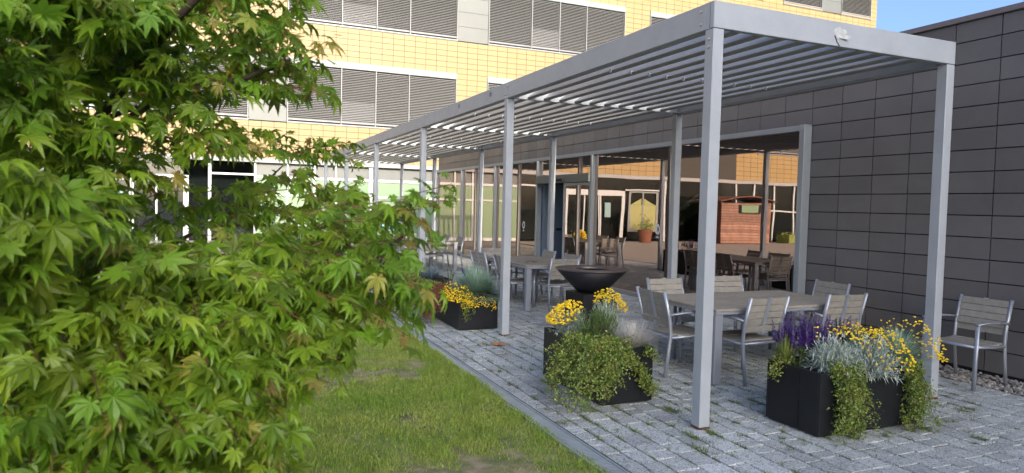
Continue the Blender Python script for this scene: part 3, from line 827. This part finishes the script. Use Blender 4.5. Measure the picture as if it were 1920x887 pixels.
planter(4.50, 5.70, -.14, .43, .47, 'black planter box left of the second front post with a dome of blue green needles')
planter(6.5, 7.7, -.15, .38, .47, 'black planter box half hidden by maple twigs, next beyond the left one')
planter(10.3, 11.5, -.35, .30, .60, 'tall black planter box far along the pergola behind maple leaves')
planter(16.6, 17.8, -.30, .35, .50, 'black planter box with orange flowers, farthest along the pergola')

def rv(R, s=1): return Vector((R.gauss(0, s), R.gauss(0, s), R.gauss(0, s)))
def tri_leaf(mb, p, d, n, L_, wd, m):
    """rhombic leaf from p along d"""
    d = d.normalized(); s = d.cross(n)
    if s.length < 1e-3: s = d.cross(Vector((.3, .5, .8)))
    s.normalize(); q = p+d*L_*.45
    mb.add([tuple(p), tuple(q+s*wd/2), tuple(p+d*L_), tuple(q-s*wd/2)], [(0, 1, 2, 3)], m)
def blade(mb, p, d, L_, wd, m, droop, R, seg=3):
    d = d.normalized(); s = d.cross(Vector((0, 0, 1)))
    if s.length < .05: s = Vector((R.uniform(-1, 1), R.uniform(-1, 1), 0))
    s.normalize(); rows_ = []
    for i in range(seg+1):
        t = i/seg; q = p+d*L_*t+Vector((0, 0, -droop*L_*t*t)); ww = wd/2*(1-t**1.5)
        rows_.append((q+s*ww, q-s*ww))
    vs = [tuple(x) for r_ in rows_ for x in r_]
    mb.add(vs, [(2*i, 2*i+1, 2*i+3, 2*i+2) for i in range(seg)], m)
def button(mb, p, r, m='yellow'):
    bm = bmesh.new(); bmesh.ops.create_icosphere(bm, subdivisions=1, radius=r)
    for v in bm.verts: v.co = Vector((v.co.x, v.co.y, v.co.z*.7))+p
    mb.bm(bm, m)
def finish(mb_parts, name, loc, label, cat, group=None):
    t = empty(name, loc, label, cat, group)
    for pn, mb in mb_parts:
        if mb.v:
            o_ = part(mb, pn, t)
            if pn == 'flower_heads': o_['kind'] = 'stuff'
    return t
def santolina(c, rad, h, n, ml, label, nf=120, fdir=None, seed=1, bl=.10, bw=.0045, fr=.011, wispy=0):
    R = random.Random(seed); c = Vector(c); f = MB(); b = MB(); s = MB()
    for i in range(n):
        d = Vector((R.gauss(0, 1)*rad[0], R.gauss(0, 1)*rad[1], abs(R.gauss(.25, .9))*h)).normalized()
        k = R.uniform(.45, 1)
        tip = c+Vector((d.x*rad[0], d.y*rad[1], d.z*h))*k
        st_ = c+(tip-c)*.35
        if wispy:
            blade(f, st_, (tip-st_)+rv(R, .02), (tip-st_).length*1.15, bw, ml, .12, R)
        else:
            for q in range(5):
                a = st_+(tip-st_)*R.uniform(.2, 1); blade(f, a, d+rv(R, .55), bl*R.uniform(.5, 1.1), bw, ml, R.uniform(-.1, .3), R, 2)
    for i in range(nf):
        d = Vector((R.gauss(0, 1), R.gauss(0, 1), abs(R.gauss(.3, .8)))).normalized()
        if fdir is not None:
            d = (d*.75+Vector(fdir)).normalized()
        tip = c+Vector((d.x*rad[0], d.y*rad[1], d.z*h))*R.uniform(1.0, 1.22)
        button(b, tip, fr*R.uniform(.75, 1.2)); blade(s, c+(tip-c)*.6, tip-c, (tip-c).length*.4, .003, 'stem', 0, R, 1)
    return finish([('foliage', f), ('flower_heads', b), ('stems', s)], 'santolina', c, label, 'plant')
def salvia(c, rx, ry, h, n, label, seed=1, lean=.15):
    R = random.Random(seed); c = Vector(c); f = MB(); b = MB()
    for i in range(n):
        p = c+Vector((R.uniform(-rx, rx), R.uniform(-ry, ry), 0)); d = Vector((R.gauss(0, lean), R.gauss(0, lean), 1)).normalized(); hh = h*R.uniform(.7, 1.08)
        f.tube([p, p+d*hh], .0025, 'stem', 3, cap=False)
        z = hh*.50
        while z < hh:
            w_ = .014*(1-(z-hh*.5)/(hh*.62))+.004
            for q in range(4):
                a = R.uniform(0, 6.28); o = Vector((math.cos(a), math.sin(a), .7)); tri_leaf(b, p+d*z, o, Vector((0, 0, 1)), w_*1.8, w_*1.3, 'purple')
            z += .010
        for q in range(14):
            a = R.uniform(0, 6.28); zz = R.uniform(0, .5)*hh; tri_leaf(f, p+d*zz, Vector((math.cos(a), math.sin(a), R.uniform(-.1, .6))), Vector((0, 0, 1)), .05, .018, 'weed')
    return finish([('foliage', f), ('flower_spikes', b)], 'salvia', c, label, 'plant')
def tuft(c, rad, h, n, ml, label, name='ornamental_grass', seed=1, droop=.3, bw=.003, spread=.9, cat='grass clump'):
    R = random.Random(seed); c = Vector(c); f = MB()
    for i in range(n):
        a = R.uniform(0, 6.283); sp_ = spread*math.sqrt(R.random()); p = c+Vector((math.cos(a)*rad*.25, math.sin(a)*rad*.25, 0))*R.random()
        d = Vector((math.cos(a)*sp_, math.sin(a)*sp_, 1.0-.55*sp_)); blade(f, p, d, h*R.uniform(.75, 1.15), bw, ml, droop*R.uniform(.5, 1.2), R)
    return finish([('blades', f)], name, c, label, cat)
def dwarf_pine(c, r, h, n, label, seed=1):
    R = random.Random(seed); c = Vector(c); f = MB(); s = MB()
    for i in range(n):
        a = R.uniform(0, 6.283); el = R.uniform(.15, 1.45); d = Vector((math.cos(a)*math.cos(el), math.sin(a)*math.cos(el), math.sin(el)))
        tip = c+Vector((d.x*r, d.y*r, d.z*h))*R.uniform(.55, 1); base = tip-(d+Vector((0, 0, .8))).normalized()*.09
        s.tube([c, base, tip], .004, 'bark', 4, r1=.003)
        for q in range(46):
            t = R.random(); p = base.lerp(tip, t); o = (rv(R, 1)).normalized(); dd = ((tip-base).normalized()*.7+o*1.0)
            blade(f, p, dd, .034, .0038, 'pine', 0, R, 1)
    return finish([('needles', f), ('branches', s)], 'dwarf_pine', c, label, 'plant')
def trailing(starts, label, ml='trail', seed=1, leaf=.020, dens=170, name='trailing_cotoneaster', side=.05):
    """starts: list of (polyline pts) ; leaves along each with side twigs"""
    R = random.Random(seed); f = MB(); s = MB()
    for pts in starts:
        pts = [Vector(p) for p in pts]; s.tube(pts, .003, 'bark', 4, r1=.0015, cap=False)
        Ls = [(pts[i+1]-pts[i]).length for i in range(len(pts)-1)]; tot = sum(Ls)
        for q in range(int(dens*tot)):
            t = R.random()*tot; i = 0
            while i < len(Ls)-1 and t > Ls[i]: t -= Ls[i]; i += 1
            p = pts[i].lerp(pts[i+1], min(1, t/Ls[i]))+rv(R, side*.5)
            for _ in range(3):
                tri_leaf(f, p+rv(R, .008), rv(R)+Vector((0, 0, -.2)), rv(R), leaf*R.uniform(.6, 1.25), leaf*.62, ml)
    c = Vector(starts[0][0]); return finish([('leaves', f), ('stems', s)], name, c, label, 'plant')
def hang(x0, y0, z0, dx, dy, R, length, out=.08):
    """polyline starting inside box, over the rim in direction (dx,dy), hanging to z0-length"""
    p = [Vector((x0, y0, z0))]; q = Vector((x0, y0, z0+.05))+Vector((dx, dy, 0))*out; p.append(q)
    n = 5; cur = q
    for i in range(n):
        cur = cur+Vector((dx, dy, 0))*(out*.5*(1-i/n))+Vector((R.gauss(0, .02), R.gauss(0, .02), -length/n)); 
        cur.z = max(cur.z, .01); p.append(cur.copy())
    return p

# right planter (X -.47..-.08 , Y -.74..-1.86), near face at X=-.47
salvia((-.04, -.98, .45), .12, .20, .42, 62, 'purple sage clump at the left of the large right planter', 21, .12)
salvia((-.06, -1.40, .45), .10, .16, .38, 26, 'sparser purple sage spikes behind the yellow buttons of the right planter', 22, .12)
santolina((-.04, -.80, .48), (.16, .15, 0), .28, 260, 'lime', 'light yellow green feathery plant at the left corner of the right planter', 0, seed=23, bl=.08, wispy=1, bw=.006)
santolina((-.34, -1.02, .48), (.25, .25, 0), .30, 620, 'silver', 'silver leaved bush overhanging the left front of the right planter', 26, (-.1, .0, .9), seed=24, bl=.06, bw=.009, fr=.010)
santolina((-.43, -1.34, .44), (.26, .25, 0), .32, 620, 'silver', 'silver leaved bush with yellow buttons at the middle front of the right planter', 115, (-.5, -.1, .3), seed=25, bl=.06, bw=.009, fr=.010)
santolina((-.20, -1.42, .52), (.24, .26, 0), .24, 260, 'blue_green', 'yellow button flower clump in the middle of the right planter', 130, (-.25, 0, .5), seed=26, bl=.06, bw=.006, fr=.010)
santolina((-.30, -1.76, .48), (.30, .32, 0), .34, 1500, 'blue_green', 'round green needle bush edged with yellow buttons at the right end of the right planter', 160, (-.05, -.75, .1), seed=27, wispy=1, bw=.0065, fr=.010)
dwarf_pine((.02, -1.46, .50), .12, .34, 26, 'small mugo pine at the back of the right planter, taller one', 28)
dwarf_pine((.0, -1.66, .48), .14, .26, 24, 'small mugo pine at the back of the right planter, right one', 29)
R = random.Random(31)
trailing([hang(-.44+R.gauss(0, .02), R.uniform(-1.12, -.86), .48, -1, 0, R, R.uniform(.35, .55), .05) for _ in range(26)], 'green trailing plant hanging down the front left of the right planter', seed=32)
trailing([hang(-.44+R.gauss(0, .02), R.uniform(-1.76, -1.62), .46, -1, 0, R, R.uniform(.35, .55), .05) for _ in range(14)], 'green trailing plant hanging down the right end of the right planter', seed=33)
trailing([hang(R.uniform(-.1, 0), -.77, .47, 0, 1, R, .14, .03) for _ in range(4)], 'tiny trailing sprig at the left end of the right planter', seed=34)
tuft((-.54, -1.02, 0), .06, .15, 60, 'weed', 'green weed tuft at the foot of the right planter', 'weed_clump', 35, .3, .004, 1.0, 'weed')

# middle planter (X .79..2.0, Y -.12..44)
santolina((1.66, .24, .47), (.24, .23, 0), .27, 560, 'silver', 'silver cushion with dense yellow flowers at the back left of the middle planter', 260, (.0, .60, .50), seed=41, bl=.06, bw=.008, fr=.0125)
santolina((1.45, -.02, .47), (.24, .20, 0), .38, 620, 'silver', 'silver cushion with yellow flowers at the back right of the middle planter', 170, (.1, -.35, .7), seed=42, bl=.06, bw=.008, fr=.012)
dwarf_pine((1.20, .22, .47), .28, .33, 170, 'dark green dwarf pine in the centre of the middle planter', 43)
tuft((.93, .04, .47), .3, .27, 950, 'fescue', 'pale grey fescue tuft at the near right of the middle planter', 'ornamental_grass', 44, .06, .006, 1.05)
santolina((1.12, -.10, .5), (.13, .10, 0), .20, 110, 'lime', 'small lime green sprigs behind the grey fescue', 0, seed=45, wispy=1, bw=.006)
R = random.Random(46); st_ = []
for _ in range(26): st_.append(hang(.82, R.uniform(.27, .43), .50, -1, R.gauss(.25, .25), R, R.uniform(.15, .36), R.uniform(.06, .14)))
for _ in range(12): st_.append(hang(.82, .41, .50, -.7, R.uniform(.3, 1), R, R.uniform(.3, .5), R.uniform(.08, .2)))
for _ in range(30): st_.append(hang(R.uniform(.82, 1.14), .42, .50, R.gauss(-.15, .2), 1, R, R.uniform(.15, .50), R.uniform(.05, .16)))
for _ in range(16): st_.append([(.95, .3, .48), (.86+R.gauss(0, .05), .30+R.gauss(0, .08), .55), (.80, .30+R.gauss(0, .1), .50)])
for _ in range(7): st_.append([(.80, .20, .48), (.74, .12, .38), (.71, .05+R.gauss(0, .02), .26), (.70, -.02+R.gauss(0, .02), .16), (.70, -.07, .11)])
for _ in range(3): st_.append([(.80, .0, .49), (.73, -.04, .45), (.70, -.10, .40)])
trailing(st_, 'large green trailing plant spilling over the near end of the middle planter', seed=47, leaf=.024, dens=130, side=.055)
tuft((.86, -.10, .47), .1, .08, 180, 'straw', 'dry straw coloured moss at the right corner of the middle planter', 'dry_moss', 48, .8, .004, 1.3, 'moss')

# left planter (4.5..5.7, -.14..43)
santolina((4.86, .06, .42), (.60, .50, 0), .50, 3600, 'blue_green', 'large dome of blue green needle foliage on the left planter', 0, seed=51, wispy=1, bw=.011)
salvia((5.35, -.05, .45), .12, .12, .36, 26, 'purple sage behind the needle dome of the left planter', 52)
santolina((4.68, .40, .42), (.34, .16, 0), .20, 120, 'lime', 'yellow flower cushion spilling over the front of the left planter', 300, (-.5, .5, -.1), seed=53, fr=.010)
santolina((4.50, .14, .36), (.10, .24, 0), .14, 80, 'lime', 'yellow flower cushion along the near end of the left planter', 150, (-.7, .1, -.35), seed=57, fr=.010)
R = random.Random(54)
trailing([hang(R.uniform(4.8, 5.3), .41, .47, 0, 1, R, R.uniform(.2, .45), .12) for _ in range(34)], 'reddish trailing plant on the lawn side of the left planter', 'redtrail', 55, .026, 120)
trailing([hang(R.uniform(5.3, 5.68), .41, .48, 0, 1, R, R.uniform(.3, .5), .2) for _ in range(40)], 'green trailing plant on the lawn side of the left planter', 'trail', 56, .028, 120)
trailing([hang(4.52, R.uniform(.25, .4), .46, -1, .1, R, R.uniform(.2, .4), .04) for _ in range(5)], 'thin green trailing sprigs on the near corner of the left planter', 'trail', 58, .022, 110)
dwarf_pine((5.6, .2, .45), .2, .3, 18, 'dwarf pine at the far end of the left planter', 59)
# half hidden planters
tuft((6.85, .1, .46), .2, .32, 380, 'bluegrass', 'blue grey grass tuft in the half hidden planter', 'ornamental_grass', 61, .25, .008, 1.2)
trailing([hang(R.uniform(6.55, 7.6), .36, .47, 0, 1, R, R.uniform(.2, .5), .12) for _ in range(34)], 'dark green trailing plant over the half hidden planter', 'trail', 62, .032, 90)
dwarf_pine((7.3, .1, .46), .25, .32, 20, 'dwarf pine in the half hidden planter', 63)
salvia((10.9, 0, .56), .3, .2, .35, 24, 'purple sage in the tall black planter far along the pergola', 64)
santolina((17.0, .1, .5), (.35, .3, 0), .35, 160, 'lime', 'orange yellow flower bush in the farthest planter', 170, (-.3, .3, .3), seed=65, fr=.03, bw=.01)

# weeds in the joints
g = MB(); R = random.Random(71)
for i in range(2600):
    if R.random() < .75: x, y = R.uniform(-.6, 4.5), R.uniform(-3.3, .95)
    else: x, y = R.uniform(-1.2, 9), R.uniform(-3.6, .95)
    yj = min(edges, key=lambda e: abs(e-y)); 
    if R.random() < .7: y = yj
    k = R.choice([5, 8, 12, 24]); s = R.uniform(.5, 1.5)
    for q in range(k):
        a = R.uniform(0, 6.28); p = Vector((x+R.gauss(0, .022), y+R.gauss(0, .010), -.008)); blade(g, p, Vector((math.cos(a), math.sin(a), R.uniform(.3, 1.2))), .036*s, .007, 'weed', .2, R, 1)
for (x, y, n, s) in ((3.55, .40, 60, .9), (3.2, .05, 40, .8), (2.9, .12, 40, .8), (.5, -.12, 90, 1.3), (.35, -.3, 80, 1.3), (-.35, .28, 40, 1.2), (-.1, .15, 40, 1.4), (-.1, -2.55, 60, 1.2), (-.35, -2.6, 50, 1), (4.0, -.03, 40, 1.1), (.75, .55, 50, 1.2), (-.6, -1.75, 70, 1.3), (-.9, -1.95, 60, 1.2)):
    for q in range(n):
        a = R.uniform(0, 6.28); p = Vector((x+R.gauss(0, .05), y+R.gauss(0, .02), -.006)); blade(g, p, Vector((math.cos(a), math.sin(a), R.uniform(.4, 1.4))), .05*s, .006, 'weed', .2, R, 2)
tag(g.build('joint_weeds'), 'small green weeds sprouting from the paving joints', 'weeds', kind='stuff')

# ------------------------------------------------------------------ maple tree
R = random.Random(99)
tree = empty('maple_tree', (-2.6, 4.75, 0), 'japanese maple with drooping star shaped leaves filling the left foreground', 'tree')
wood = MB(); tw = MB(); lf = MB()
LOB = [(0, 1.0, .17), (36, .90, .155), (-36, .90, .155), (74, .70, .13), (-74, .70, .13), (118, .38, .09), (-118, .38, .09)]
def leaf_proto():
    vs = [(0, 0, 0)]; fs = []
    order = sorted(LOB, key=lambda a: a[0]); notch = []
    for i in range(len(order)-1):
        a = math.radians((order[i][0]+order[i+1][0])/2); rr = .30*min(1, (order[i][1]+order[i+1][1])/1.9)+.03
        notch.append((rr*math.cos(a), rr*math.sin(a)))
    for i, (ad, L_, w_) in enumerate(order):
        a = math.radians(ad); c, s = math.cos(a), math.sin(a)
        def P(u, v): return (u*c-v*s, u*s+v*c)
        nl = notch[i-1] if i > 0 else P(.10, -.05); nr = notch[i] if i < len(order)-1 else P(.10, .05)
        k = len(vs)
        pts = [nl, P(L_*.50, -w_*.95), P(L_*.75, -w_*.5), P(L_, 0), P(L_*.75, w_*.5), P(L_*.50, w_*.95), nr, P(L_*.55, 0)]
        for j, (x, y) in enumerate(pts):
            r_ = math.hypot(x, y); z = -.30*r_*r_-(.0 if j in (3, 7) else -.045)
            vs.append((x, y, z))
        m = k+7
        fs += [(0, k, k+1, m), (m, k+1, k+2, k+3), (m, k+3, k+4, k+5), (0, m, k+5, k+6)]
    return vs, fs
LV, LF = leaf_proto()
def add_leaf(p, d, up, s, m):
    d = d.normalized(); y = up.cross(d)
    if y.length < .1: y = Vector((1, 0, 0)).cross(d)
    y.normalize(); z = d.cross(y)
    cz = R.uniform(.3, 2.4); ys_ = R.uniform(.62, 1.08); tw_ = R.uniform(-.5, .5); bend = R.uniform(-.25, .25)
    lf.add([tuple(p+(d*v[0]+y*(v[1]*ys_+bend*v[0]*v[0])+z*(v[2]*cz+tw_*v[0]*v[1]))*s) for v in LV], LF, m)
ncount = [0]
def twig(p0, p1, dens, size, young):
    """fine twig with opposite leaf pairs"""
    d = p1-p0; L_ = d.length; n = max(2, int(L_/.030*dens)); mid = p0.lerp(p1, .5)+Vector((0, 0, .06*L_))
    tw.tube([p0, mid, p1], .0016, 'twig', 3, r1=.0009, cap=False)
    dn = d.normalized(); out = (p1-Vector((-2.4, 4.7, p1.z))); out.z = 0; out.normalize()
    for i in range(n):
        t = (i+.6)/n; p = p0.lerp(p1, t)+Vector((0, 0, .24*L_*t*(1-t)))
        for sg in (-1, 1):
            sd_ = dn.cross(Vector((0, 0, 1)))*sg
            dd = dn*.5+sd_*.55+out*.25+Vector((0, 0, -.42+R.gauss(0, .35)))+rv(R, .32)
            pp = p+(sd_*.6+dn*.3+rv(R, .25)).normalized()*R.uniform(.012, .035)
            upv = Vector((0, 0, 1))*.75+(CAMDIR*-.55)+rv(R, .28)
            yg = R.random() < young*.6*(.15+.9*t)
            add_leaf(pp, dd, upv, size*R.uniform(.42, 1.12)*(.85 if yg else 1), 'leaf_tip' if yg else 'leaf'); ncount[0] += 1
CAMDIR = Vector((.83, .55, 0)).normalized()   # crown faces the lawn path on this side
def clump(c, ax, ay, az, n, size, young=.1, root=None, dens=1.0):
    """c: centre; ax/ay/az radii along view-right, up, away"""
    for i in range(n):
        while True:
            u = Vector((R.uniform(-1, 1), R.uniform(-1, 1), R.uniform(-1, 1)))
            if u.length < 1: break
        p = c+RT*(u.x*ax-.022)+Vector((0, 0, 1))*u.y*ay+FW*u.z*az
        src = (root or c); o = (p-src); o.z *= .4; o = o.normalized() if o.length > .01 else Vector((1, 0, 0))
        q = p+o*R.uniform(.08, .17)+Vector((0, 0, R.uniform(-.05, .03)))+rv(R, .03)
        twig(p-o*.03, q, dens, size, young)
def limb(pts, r0, r1, n=8):
    P = [Vector(p) for p in pts]; Q = []
    for i in range(len(P)-1):
        for k in range(4):
            t = k/4; a = P[max(i-1, 0)]; b = P[i]; c = P[i+1]; d = P[min(i+2, len(P)-1)]
            Q.append(.5*((2*b)+(c-a)*t+(2*a-5*b+4*c-d)*t*t+(3*b-a-3*c+d)*t**3))
    Q.append(P[-1]); Q = [q+rv(R, r0*.12) for q in Q]
    wood.tube(Q, r0, 'bark', n, r1=r1)
A = at
base = Vector((-2.55, 4.62, 0)); base2 = base+Vector((.15, -.25, 0))
fork = A(150, 560, 1.75)
limb([base, (base+fork)/2+Vector((.03, 0, 0)), fork, A(125, 300, 1.65), A(100, 120, 1.6), A(70, -120, 1.6)], .035, .012)
limb([A(125, 300, 1.65), A(200, 205, 1.55), A(300, 75, 1.45), A(400, -40, 1.35)], .016, .007)
limb([A(140, 330, 1.66), A(230, 235, 1.6), A(330, 165, 1.5), A(450, 150, 1.45), A(545, 110, 1.42)], .012, .003)
limb([A(160, 240, 1.62), A(300, 190, 1.8), A(400, 215, 1.85)], .008, .002)
limb([fork, A(300, 470, 1.9), A(430, 400, 2.0), A(530, 310, 2.05)], .009, .002)
limb([base2, A(330, 700, 1.9), A(500, 560, 1.75), A(650, 520, 1.6), A(760, 440, 1.5)], .018, .003)
limb([A(500, 560, 1.75), A(640, 560, 1.6), A(740, 560, 1.5)], .008, .002)
limb([base, A(260, 760, 1.5), A(420, 760, 1.3), A(520, 720, 1.25)], .014, .003)
limb([base, A(60, 700, 1.4), A(20, 500, 1.2), A(-60, 350, 1.1)], .016, .005)
limb([fork, A(90, 470, 1.45), A(60, 400, 1.25), A(20, 360, 1.1)], .008, .003)
limb([A(100, 120, 1.6), A(60, 40, 1.3), A(120, -20, 1.15)], .010, .003)
def C(px, py, d, rx, ry, rz, n, size, young=.1, dens=1.0):
    clump(A(px, py, d), rx*d/FPX, ry*d/FPX, rz, n, size, young, A(140, 480, 1.75), dens)
# top left crown
C(90, 60, 1.35, 170, 110, .30, 46, .055)
C(260, 70, 1.5, 120, 90, .28, 34, .054)
C(410, 30, 1.55, 100, 50, .22, 18, .048, .2)
C(490, 80, 1.45, 60, 65, .12, 8, .045, .35)
C(520, 150, 1.40, 40, 55, .08, 5, .045, .4)
C(60, 200, 1.3, 110, 90, .30, 26, .055)
C(200, 170, 1.6, 120, 80, .25, 22, .050)
C(330, 200, 1.55, 90, 60, .2, 13, .048, .2)
C(440, 140, 1.5, 60, 45, .12, 8, .046, .3)
C(400, 270, 1.5, 50, 50, .12, 5, .046, .3)
C(120, 300, 1.5, 140, 60, .25, 16, .050)
C(260, 290, 1.7, 90, 30, .2, 6, .048)
C(130, 350, 1.45, 110, 45, .2, 14, .052)
C(260, 400, 1.6, 90, 60, .2, 10, .050)
# left middle
C(60, 420, 1.05, 110, 90, .18, 16, .055)
C(170, 420, 1.15, 90, 70, .15, 10, .055)
C(60, 540, 1.2, 120, 90, .30, 26, .055)
C(150, 660, 1.3, 190, 110, .35, 46, .055)
C(60, 820, 1.4, 160, 110, .4, 34, .052)
C(260, 800, 1.3, 170, 120, .35, 46, .054)
C(345, 790, 1.25, 100, 120, .28, 32, .053)
C(230, 530, 1.4, 140, 80, .3, 34, .053)
# centre mass
C(400, 560, 1.5, 170, 100, .35, 52, .052)
C(360, 660, 1.35, 145, 100, .30, 46, .053)
C(465, 640, 1.35, 80, 100, .22, 24, .052)
C(560, 520, 1.6, 120, 90, .28, 34, .050)
C(430, 460, 1.8, 120, 60, .3, 26, .049)
C(550, 400, 1.9, 90, 90, .25, 26, .048, .15)
C(555, 310, 2.0, 55, 45, .15, 9, .045, .3)
C(470, 360, 1.95, 40, 40, .15, 6, .046, .2)
C(640, 430, 1.7, 60, 60, .2, 11, .048, .2)
C(560, 580, 1.4, 50, 70, .18, 11, .050, .15)
# right reach
C(680, 480, 1.5, 70, 50, .14, 10, .048, .25)
C(735, 400, 1.45, 50, 22, .08, 6, .046, .5)
C(715, 550, 1.45, 60, 40, .10, 6, .046, .4)
C(560, 650, 1.35, 30, 30, .08, 2, .048, .2)
print('leaves', ncount[0])
o = part(wood, 'trunk', tree, True)
part(tw, 'twigs', tree)
part(lf, 'crown', tree, False)
print('objects', len(SC.objects))
